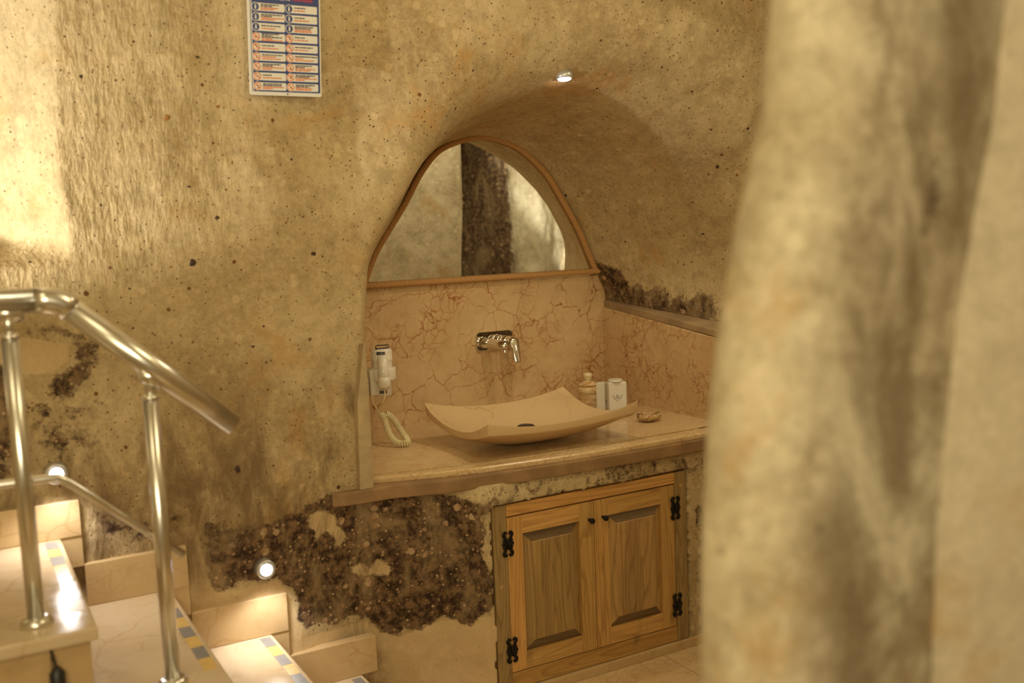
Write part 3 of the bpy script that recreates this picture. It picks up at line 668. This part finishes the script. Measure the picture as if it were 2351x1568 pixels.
# ------------------------------------------------------------------ basin
def basin():
    cx_, cy_, hw, hd = 1.925, 3.285, .325, .262
    n, m_ = 48, 40; bm = bmesh.new(); top = {}; bot = {}
    def zt_(u, v): return .894 + .040 * abs(u) ** 2.2 + .066 * abs(v) ** 2.1 - .004 * u * v
    for i in range(n + 1):
        for j in range(m_ + 1):
            u = -1 + 2 * i / n; v = -1 + 2 * j / m_
            cr = 1 - .03 * (abs(u) * abs(v)) ** 7; x = cx_ + u * hw * cr * (1 + .03 * (v * v)); y = cy_ + v * hd * cr * (1 + .04 * u * u)
            z = zt_(u, v); top[i, j] = bm.verts.new((x, y, z))
            f = max(abs(u), abs(v)); th = .026 + .013 * (1 - f ** 3) + .020 * abs(u * v) ** 3
            zz = max(.8502, z - th); s = 1 - .012 * f
            bot[i, j] = bm.verts.new((cx_ + (x - cx_) * s, cy_ + (y - cy_) * s, zz))
    for i in range(n):
        for j in range(m_):
            bm.faces.new((top[i, j], top[i + 1, j], top[i + 1, j + 1], top[i, j + 1])); bm.faces.new((bot[i, j + 1], bot[i + 1, j + 1], bot[i + 1, j], bot[i, j]))
    for i in range(n): bm.faces.new((top[i, 0], bot[i, 0], bot[i + 1, 0], top[i + 1, 0])); bm.faces.new((top[i + 1, m_], bot[i + 1, m_], bot[i, m_], top[i, m_]))
    for j in range(m_): bm.faces.new((top[0, j + 1], bot[0, j + 1], bot[0, j], top[0, j])); bm.faces.new((top[n, j], bot[n, j], bot[n, j + 1], top[n, j + 1]))
    return bm
bb = basin()
rim = [e for e in bb.edges if len(e.link_faces) == 2 and e.calc_face_angle(0) > .7]
bev(bb, .0035, 2, rim)
t = tag(obj('stone_basin', bb, BASIN, None, True), 'shallow rectangular beige stone vessel basin with raised corners on the marble counter', 'washbasin')
t.data.set_sharp_from_angle(angle=.6)
obj('drain', lathe([(.034, -.006), (.034, .001), (.028, .004), (.02, .005), (0, .005)], (1.935, 3.335, .8975), 28), BLACK, t, True)

# ------------------------------------------------------------------ tap
t = thing('wall_tap', 'chrome wall mounted mixer tap with a single lever on the marble splashback', 'tap', (2.1, 3.89, 1.18))
def rrect_pts(x0, x1, z0, z1, r, n=6):
    p = []
    for cx_, cz_, a0 in ((x1 - r, z0 + r, -PI / 2), (x1 - r, z1 - r, 0), (x0 + r, z1 - r, PI / 2), (x0 + r, z0 + r, PI)):
        for k in range(n + 1): a = a0 + PI / 2 * k / n; p.append((cx_ + r * math.cos(a), cz_ + r * math.sin(a)))
    return p
obj('plate', prism(rrect_pts(2.015, 2.20, 1.138, 1.222, .017), 3.878, 3.89, 'Y', .003, 3), CHROME, t)
sp = [(2.062, 3.885, 1.174), (2.066, 3.83, 1.174), (2.070, 3.77, 1.172), (2.074, 3.715, 1.168)]
s_ = obj('spout', tube(sp, [.026, .0235, .021, .019], 28), CHROME, t, True)
obj('aerator', lathe([(.013, 0), (.013, -.02), (.010, -.022)], (2.073, 3.73, 1.156), 20), CHROME, s_, True)
obj('cartridge', tube([(2.150, 3.885, 1.178), (2.150, 3.865, 1.178), (2.150, 3.845, 1.178)], .0225, 28), CHROME, t, True)
obj('seal_ring', tube([(2.150, 3.846, 1.178), (2.150, 3.840, 1.178)], .0195, 28), INK, t, True)
lv = obj('lever_body', tube([(2.150, 3.841, 1.178), (2.150, 3.83, 1.178), (2.150, 3.795, 1.177), (2.150, 3.785, 1.176)], [.0225, .024, .0235, .016], 28), CHROME, t, True)
bm = bmesh.new(); n = 14
rr = []
for i in range(n + 1):
    f = i / n; z = 1.196 - f * .108; y = 3.792 - .016 * math.sin(f * 1.4) - .022 * f; wd = .0265 - .0095 * f; th = .017 - .008 * f
    if i == 0: wd *= .6
    rr.append([bm.verts.new((2.150 + wd * math.cos(a), y + th * math.sin(a), z + (.004 * math.cos(a) ** 2 if i == n else 0))) for a in [2 * PI * k / 16 for k in range(16)]])
for i in range(n):
    for k in range(16): bm.faces.new((rr[i][k], rr[i][(k + 1) % 16], rr[i + 1][(k + 1) % 16], rr[i + 1][k]))
bm.faces.new(rr[0]); bm.faces.new(rr[-1][::-1])
obj('lever', bm, CHROME, t, True)

# ------------------------------------------------------------------ hair dryer
HX, HY = 1.452, 3.60
t = thing('hair_dryer', 'white hair dryer hanging in its holder at the left end of the counter', 'hair dryer', (HX, HY, 1.1))
obj('wall_bracket', box(1.392, 1.432, HY - .02, HY + .07, 1.048, 1.148, .007, 3), WHITE, t, True)
obj('bracket_arm', box(1.42, HX - .02, HY - .005, HY + .035, 1.115, 1.140, .004, 2), WHITE, t)
barrel = obj('barrel', lathe([(.0, .062), (.030, .062), (.039, .058), (.041, .050), (.041, .020), (.0418, .019), (.0405, .017), (.040, -.004), (.037, -.02), (.036, -.07), (.0365, -.0715), (.035, -.073), (.033, -.118), (.030, -.121), (0, -.121)], (HX, HY, 1.165), 36), WHITE, t, True)
obj('holder_ring', lathe([(.0415, -.0), (.0515, -.0), (.0525, -.004), (.0525, -.044), (.0505, -.048), (.0415, -.048)], (HX, HY, 1.152), 36), WHITE, t, True)
# handle points at the room, folded down: starts at barrel front, runs down and towards the camera
hd_ = Vector((-.30, -.95, 0)).normalized()
p0 = Vector((HX, HY, 1.19)) + hd_ * .030; pth = [p0 + hd_ * a + Vector((0, 0, b)) for a, b in ((-.01, .0), (.008, -.004), (.020, -.022), (.026, -.05), (.030, -.082))]
hnd = obj('handle', tube(pth, [.019, .021, .021, .0205, .020], 22), WHITE, t, True)
cp = p0 + hd_ * .031 + Vector((0, 0, -.085)); obj('handle_cap', lathe([(.018, .018), (.0235, .012), (.0245, 0), (.0235, -.018), (.018, -.025), (.008, -.029)], cp, 24), WHITE, hnd, True)
bm = bmesh.new()
for k in range(7):
    bm = bmesh.new(); a = math.atan2(hd_.y, hd_.x) - .5 + k * .115; c = Vector((HX + .0414 * math.cos(a), HY + .0414 * math.sin(a), 1.212)); box(c.x - .0014, c.x + .0014, c.y - .002, c.y + .002, c.z - .006, c.z + .006, bm=bm); obj('vent_slot', bm, INK, barrel)
for k in range(5):
    bm = bmesh.new(); a = math.atan2(hd_.y, hd_.x) - .45 + k * .17; c = Vector((HX + .0338 * math.cos(a), HY + .0338 * math.sin(a), 1.060)); box(c.x - .0016, c.x + .0016, c.y - .002, c.y + .002, c.z - .006, c.z + .006, bm=bm); obj('vent_slot', bm, INK, barrel)
bm = bmesh.new()
tube([(HX - .028, HY - .018, 1.226), (HX - .030, HY - .018, 1.238), (HX - .024, HY - .018, 1.242), (HX + .022, HY - .018, 1.240), (HX + .024, HY - .018, 1.232), (HX + .022, HY - .018, 1.228)], .0022, 8, True, False, bm); box(HX - .026, HX + .022, HY - .020, HY - .0, 1.227, 1.2295, bm=bm)
obj('hanging_loop', bm, BLKPL, t)
# cord: straight leads and the coil
cb = cp + Vector((0, 0, -.027))
cc = Vector((1.445, 3.62, .985))
lead = [cb, cb + Vector((.001, .004, -.03)), cb + Vector((-.006, .02, -.06)), cc + Vector((-.012, -.004, .008)), cc + Vector((-.010, 0, -.01))]
obj('cord_lead', tube([tuple(p) for p in catmull([tuple(q) for q in lead], 24)], .0034, 8), CORD, t, True)
lead2 = [(1.398, 3.585, 1.052), (1.399, 3.583, 1.03), (1.405, 3.585, 1.01), (1.425, 3.60, .985), (1.432, 3.605, .965)]
obj('cord_lead', tube([tuple(p) for p in catmull(lead2, 20)], .0034, 8), CORD, t, True)
ctrl = [(1.438, 3.60, .968), (1.444, 3.59, .955), (1.446, 3.575, .930), (1.446, 3.555, .905), (1.450, 3.53, .882), (1.460, 3.505, .868), (1.480, 3.490, .864), (1.500, 3.500, .866), (1.506, 3.525, .876), (1.502, 3.555, .897), (1.494, 3.575, .922), (1.484, 3.59, .945), (1.468, 3.60, .962), (1.455, 3.603, .970)]
cl = catmull(ctrl, 900); d = np.concatenate([[0], np.cumsum(np.linalg.norm(np.diff(cl, axis=0), axis=1))])
pts = []
for i in range(900):
    p = Vector(cl[i]); tg = (Vector(cl[min(i + 1, 899)]) - Vector(cl[max(i - 1, 0)])).normalized(); u = Vector((.6, -.8, 0)); u = (u - tg * u.dot(tg)).normalized(); wv = tg.cross(u); a = 2 * PI * d[i] / .0074
    pts.append(p + (u * math.cos(a) + wv * math.sin(a)) * .0100)
obj('coiled_cord', tube(pts, .0033, 6), CORD, t, True)

# ------------------------------------------------------------------ tray, boxes, jar, soap dish
tag(obj('onyx_tray', lathe([(.0, .0), (.098, .0), (.107, .004), (.108, .013), (.104, .014), (.100, .006), (0, .006)], (2.470, 3.535, .851), 48), ONYXB, None, True), 'round honey coloured stone tray behind the right corner of the basin', 'tray')
def jar(x, y):
    t = tag(obj('onyx_jar', lathe([(0, 0), (.040, 0), (.041, .004), (.040, .02), (.041, .04), (.040, .066), (.039, .074), (.043, .078), (.0465, .090), (.046, .102), (.041, .110), (.034, .114), (0, .114)], (x, y, .851), 40), ONYX, None, True), 'banded cream and brown onyx jar with a knobbed lid in the corner', 'jar')
    obj('lid', lathe([(.036, .112), (.040, .113), (.044, .118), (.045, .121), (.036, .128), (.024, .134), (.0165, .140), (.0155, .146), (.018, .154), (.0205, .162), (.0205, .168), (.017, .174), (0, .176)], (x, y, .851), 40), ONYX, t, True)
    obj('lid_knob', lathe([(.0168, .140), (.0160, .146), (.0185, .154), (.0212, .162), (.0212, .168), (.0175, .1745), (0, .1765)], (x, y, .851), 40), ONYXL, t, True)
jar(2.478, 3.70)
for n_ in ('onyx_jar', 'lid', 'lid_knob'):
    for v_ in bpy.data.objects[n_].data.vertices: v_.co.z = .851 + (v_.co.z - .851) * .93
def crot(bm, c, a): bmesh.ops.rotate(bm, cent=c, matrix=Matrix.Rotation(a, 3, 'Z'), verts=bm.verts); return bm
def emblem(x, z, y, s):
    bm = bmesh.new()
    tube([(x + s * .30 * math.cos(a), y, z + s * .30 * math.sin(a) + s * .25) for a in [2 * PI * k / 20 for k in range(20)]], s * .035, 5, closed=True, bm=bm)
    for sg in (-1, 1):
        for q in range(5): tube([(x + sg * s * (.45 + .1 * q), y, z - s * (.35 - .16 * q)), (x + sg * s * (.62 + .1 * q), y, z - s * (.22 - .20 * q))], s * .045, 5, bm=bm)
    for q in range(5): tube([(x + s * (-.45 + .2 * q), y, z - s * (.15)), (x + s * (-.36 + .2 * q), y, z - s * .15)], s * .05, 5, bm=bm)
    tube([(x - s * .25, y, z - s * .5), (x, y, z - s * .6), (x + s * .25, y, z - s * .5)], s * .05, 5, bm=bm)
    tube([(x - s * .12, y, z + s * .15), (x - s * .12, y, z + s * .35), (x + s * .1, y, z + s * .25), (x - s * .1, y, z + s * .2)], s * .035, 5, bm=bm)
    return bm
cx_, cy_ = 2.492, 3.500; cen = Vector((cx_, cy_, 0)); ang = -.36
t = tag(obj('toiletry_bottle', crot(box(cx_ - .040, cx_ + .040, cy_ - .022, cy_ + .024, .858, .995, .006, 3), cen, ang), CARD, None, False), 'white square toiletry bottle with a round cap and printed emblem on the tray', 'bottle', 'white toiletries on the tray')
obj('cap', lathe([(.029, .994), (.031, .997), (.031, 1.004), (.0285, 1.006), (.025, 1.0045), (.0, 1.0055)], (cx_ - .004, cy_ + .002, 0), 32), CARD, t, True)
obj('emblem', crot(emblem(cx_ - .002, .928, cy_ - .0223, .021), cen, ang), CARDS, t)
cx2, cy2 = 2.452, 3.555; cen2 = Vector((cx2, cy2, 0))
t = tag(obj('toiletry_carton', crot(box(cx2 - .019, cx2 + .019, cy2 - .019, cy2 + .019, .858, .990, .0015, 1), cen2, -.95 + PI / 2), CARD), 'slim white toiletry carton standing left of the square bottle', 'carton', 'white toiletries on the tray')
obj('emblem', crot(emblem(cx2 + .006, .905, cy2 - .0193, .013), cen2, -.95 + PI / 2), CARDS, t)
bm = bmesh.new(); bmesh.ops.create_uvsphere(bm, u_segments=40, v_segments=20, radius=1)
for v in bm.verts:
    a = math.atan2(v.co.y, v.co.x); k = 1 + .10 * math.cos(2 * a + .6) + .05 * math.cos(3 * a); z = v.co.z
    v.co.x *= .050 * k; v.co.y *= .041 * k
    if z > .25: z = .62 - .30 * (1 - (v.co.x / .05) ** 2) * (1 if z > .6 else .3) + .1 * noise.noise(v.co * 40)
    v.co.z = z * .022
bmesh.ops.translate(bm, vec=(2.500, 3.285, .871), verts=bm.verts)
tag(obj('stone_soap_dish', bm, PETR, None, True), 'small brown and black polished stone soap dish at the right end of the counter', 'soap dish')

# ------------------------------------------------------------------ downlight in the niche vault
from mathutils.bvhtree import BVHTree
bv = BVHTree.FromPolygons([tuple(v.co) for v in wb_.data.vertices], [tuple(p.vertices) for p in wb_.data.polygons])
hit = bv.ray_cast(Vector((0, 0, H)), Vector((1.978, 3.05, 2.197 - H)).normalized())[0] or Vector((1.978, 3.05, 2.197))
LX, LY, LZ = hit.x, hit.y - .008, hit.z - .006
t = thing('niche_downlight', 'small round lit downlight recessed in the rock above the niche', 'lamp', (LX, LY, LZ))
ax = Vector((-.04, -.14, -1)).normalized()
obj('lamp_rim', lathe([(.024, -.02), (.031, -.02), (.032, .000), (.028, .003), (.024, .001)], (LX, LY, LZ), 32, ax), RIM, t, True)
obj('lens', lathe([(.0, -.006), (.024, -.006), (.024, .0035), (.018, .006), (0, .008)], (LX, LY, LZ), 28, ax), GLOW, t, True)
spot('niche_downlight_beam', (LX, LY, LZ - .03), (LX, LY + .10, .85), 13, (1, .84, .56), 110, .8, .03)

# dark and rusty inclusions standing in the rock face, the ones large enough to pick out
SPK = [simple('dark_inclusion', (.075, .038, .022), .8, 0, .4, 200, .4), simple('rust_inclusion', (.40, .19, .05), .8, 0, .4, 200, .4)]
for i, (x, z, r) in enumerate([(0.643,1.602,.0115),(1.015,1.612,.011),(0.601,2.023,.009),(0.750,2.059,.008),(0.724,1.732,.0068),(0.650,1.825,.0055),(0.733,0.962,.0105),(0.700,2.200,.0065),(0.380,2.130,.0055),(0.806,1.337,.0065),(1.934,2.253,.006),(2.84,2.03,.008),(2.68,1.88,.008),(2.60,1.62,.007),(2.78,1.85,.007)]):
    dd_ = Vector((x, 3.04, z - H)).normalized(); h_ = bv.ray_cast(Vector((0, 0, H)), dd_)
    if h_[0] is None: continue
    b3 = bmesh.new(); bmesh.ops.create_icosphere(b3, subdivisions=2, radius=1)
    for v in b3.verts: v.co *= 1 + .8 * noise.noise(v.co * 1.3 + Vector((i * 3.1, 0, 0))); v.co = Vector((v.co.x * r * .85, v.co.y * r * .25, v.co.z * r * (.6 if i % 2 else .95)))
    nrm = h_[1] if h_[1].y < 0 else -h_[1]
    bmesh.ops.rotate(b3, cent=(0, 0, 0), matrix=nrm.to_track_quat('Y', 'Z').to_matrix(), verts=b3.verts); bmesh.ops.translate(b3, vec=h_[0], verts=b3.verts)
    obj('stone', b3, SPK[1 if i in (2, 3, 10, 14) else 0], wb_, True)

# ------------------------------------------------------------------ cabinet
YC = 2.975
t = thing('wooden_cabinet', 'varnished pine double door cabinet set into the rough wall under the counter', 'cabinet', (2.0, YC, .037))
FX0, FX1, FZ0, FZ1 = 1.577, 2.434, .036, .710; OX0, OX1, OZ0, OZ1 = 1.633, 2.378, .096, .667
obj('frame_stile', box(FX0, OX0, YC, YC + .03, FZ0, FZ1, .002), WOODS, t); obj('frame_stile', box(OX1, FX1, YC, YC + .03, FZ0, FZ1, .002), WOODS, t)
obj('frame_rail', box(OX0, OX1, YC + .001, YC + .03, OZ1, FZ1 - .001, .002), WOODH, t); obj('frame_rail', box(OX0, OX1, YC + .001, YC + .03, FZ0, OZ0 - .001, .002), WOODH, t)
obj('carcass', box(FX0 + .01, FX1 - .01, YC + .04, YC + .12, FZ0, FZ1), DARKGAP, t)
for x, z in ((FX0 + .026, .42), (FX1 - .026, .655)): obj('screw_plug', lathe([(.008, 0), (.008, -.0012), (0, -.0016)], (x, YC, z), 16, (0, 1, 0)), WOODP, t)
def hinge(xc, zc, parent):
    bm = bmesh.new(); y = YC - .004
    tube([(xc, y - .002, zc - .020), (xc, y - .002, zc + .020)], .0035, 10, True, False, bm)
    for s in (-1, 1):
        for q in (-1, 1):
            pth = [(xc + s * .006, y, zc), (xc + s * .010, y, zc + q * .012), (xc + s * .012, y, zc + q * .024), (xc + s * .017, y, zc + q * .034), (xc + s * .013, y, zc + q * .0415), (xc + s * .007, y, zc + q * .0405), (xc + s * .0055, y, zc + q * .035)]
            c = [tuple(v) for v in catmull(pth, 22)]; rads = [.0065 - .0000 * i if i < 10 else .0068 - .00028 * (i - 10) for i in range(22)]
            b2 = tube(c, rads, 8)
            for v in b2.verts: v.co.y = y + (v.co.y - y) * .45
            join(bm, b2)
        for dz, r in ((0, .0080), (.012, .0055), (-.012, .0055)):
            b3 = bmesh.new(); bmesh.ops.create_uvsphere(b3, u_segments=12, v_segments=8, radius=r)
            for v in b3.verts: v.co.y *= .45
            bmesh.ops.translate(b3, vec=(xc + s * .0165 - s * abs(dz) * .1, y, zc + dz), verts=b3.verts); join(bm, b3)
    obj('hinge', bm, BLACK, parent, True)
def door(x0, x1, hx, kx, lab):
    # the raised field is the door's own mesh; stiles, rails, knob and hinges are its children
    z0, z1 = OZ0 + .002, OZ1 - .005; yd = YC + .002; w = .062 if x0 < 1.8 else .063
    px0, px1, pz0, pz1 = x0 + w, x1 - w, z0 + .062, z1 - .066
    b = .036; bz = .036; bm = bmesh.new()
    o_ = [(px0, yd + .014, pz0), (px1, yd + .014, pz0), (px1, yd + .014, pz1), (px0, yd + .014, pz1)]
    i_ = [(px0 + b, yd + .001, pz0 + bz), (px1 - b * .85, yd + .001, pz0 + bz), (px1 - b * .85, yd + .001, pz1 - bz), (px0 + b, yd + .001, pz1 - bz)]
    i2 = [(p[0] + (.003 if k in (0, 3) else -.003), yd - .002, p[2] + (.003 if k < 2 else -.003)) for k, p in enumerate(i_)]
    O = [bm.verts.new(p) for p in o_]; I = [bm.verts.new(p) for p in i_]; J = [bm.verts.new(p) for p in i2]
    bk = [bm.verts.new((p[0], yd + .022, p[2])) for p in o_]
    for k in range(4): bm.faces.new((O[k], O[(k + 1) % 4], I[(k + 1) % 4], I[k])); bm.faces.new((I[k], I[(k + 1) % 4], J[(k + 1) % 4], J[k])); bm.faces.new((bk[k], bk[(k + 1) % 4], O[(k + 1) % 4], O[k]))
    bm.faces.new(J); bm.faces.new(bk[::-1])
    d = obj('door', bm, WOODP, t); d.data.materials.append(WOODE)
    for p in d.data.polygons:
        if abs(p.normal.z) > .2 and p.normal.y < -.2 and p.area > .002: p.material_index = 1
    d['label'] = lab
    obj('door_stile', box(x0, px0, yd - .001, yd + .022, z0, z1, .0015), WOODV, d); obj('door_stile', box(px1, x1, yd - .001, yd + .022, z0, z1, .0015), WOODV, d)
    obj('door_rail', box(px0, px1, yd, yd + .022, pz1, z1, .0015), WOODH, d); obj('door_rail', box(px0, px1, yd, yd + .022, z0, pz0, .0015), WOODH, d)
    for zc in (.571, .183): hinge(hx, zc, d)
    obj('knob', lathe([(.006, 0), (.0055, -.008), (.0045, -.012), (.009, -.016), (.011, -.021), (.010, -.027), (.005, -.030), (0, -.0305)], (kx, yd, .595), 20, (0, 1, 0)), BLACK, d, True)
# lathe axis (0,1,0): negative heights stand out towards the room
door(OX0 + .001, 1.999, OX0, 1.979, 'left door with a raised panel'); door(2.002, OX1 - .003, OX1, 2.040, 'right door with a raised panel')
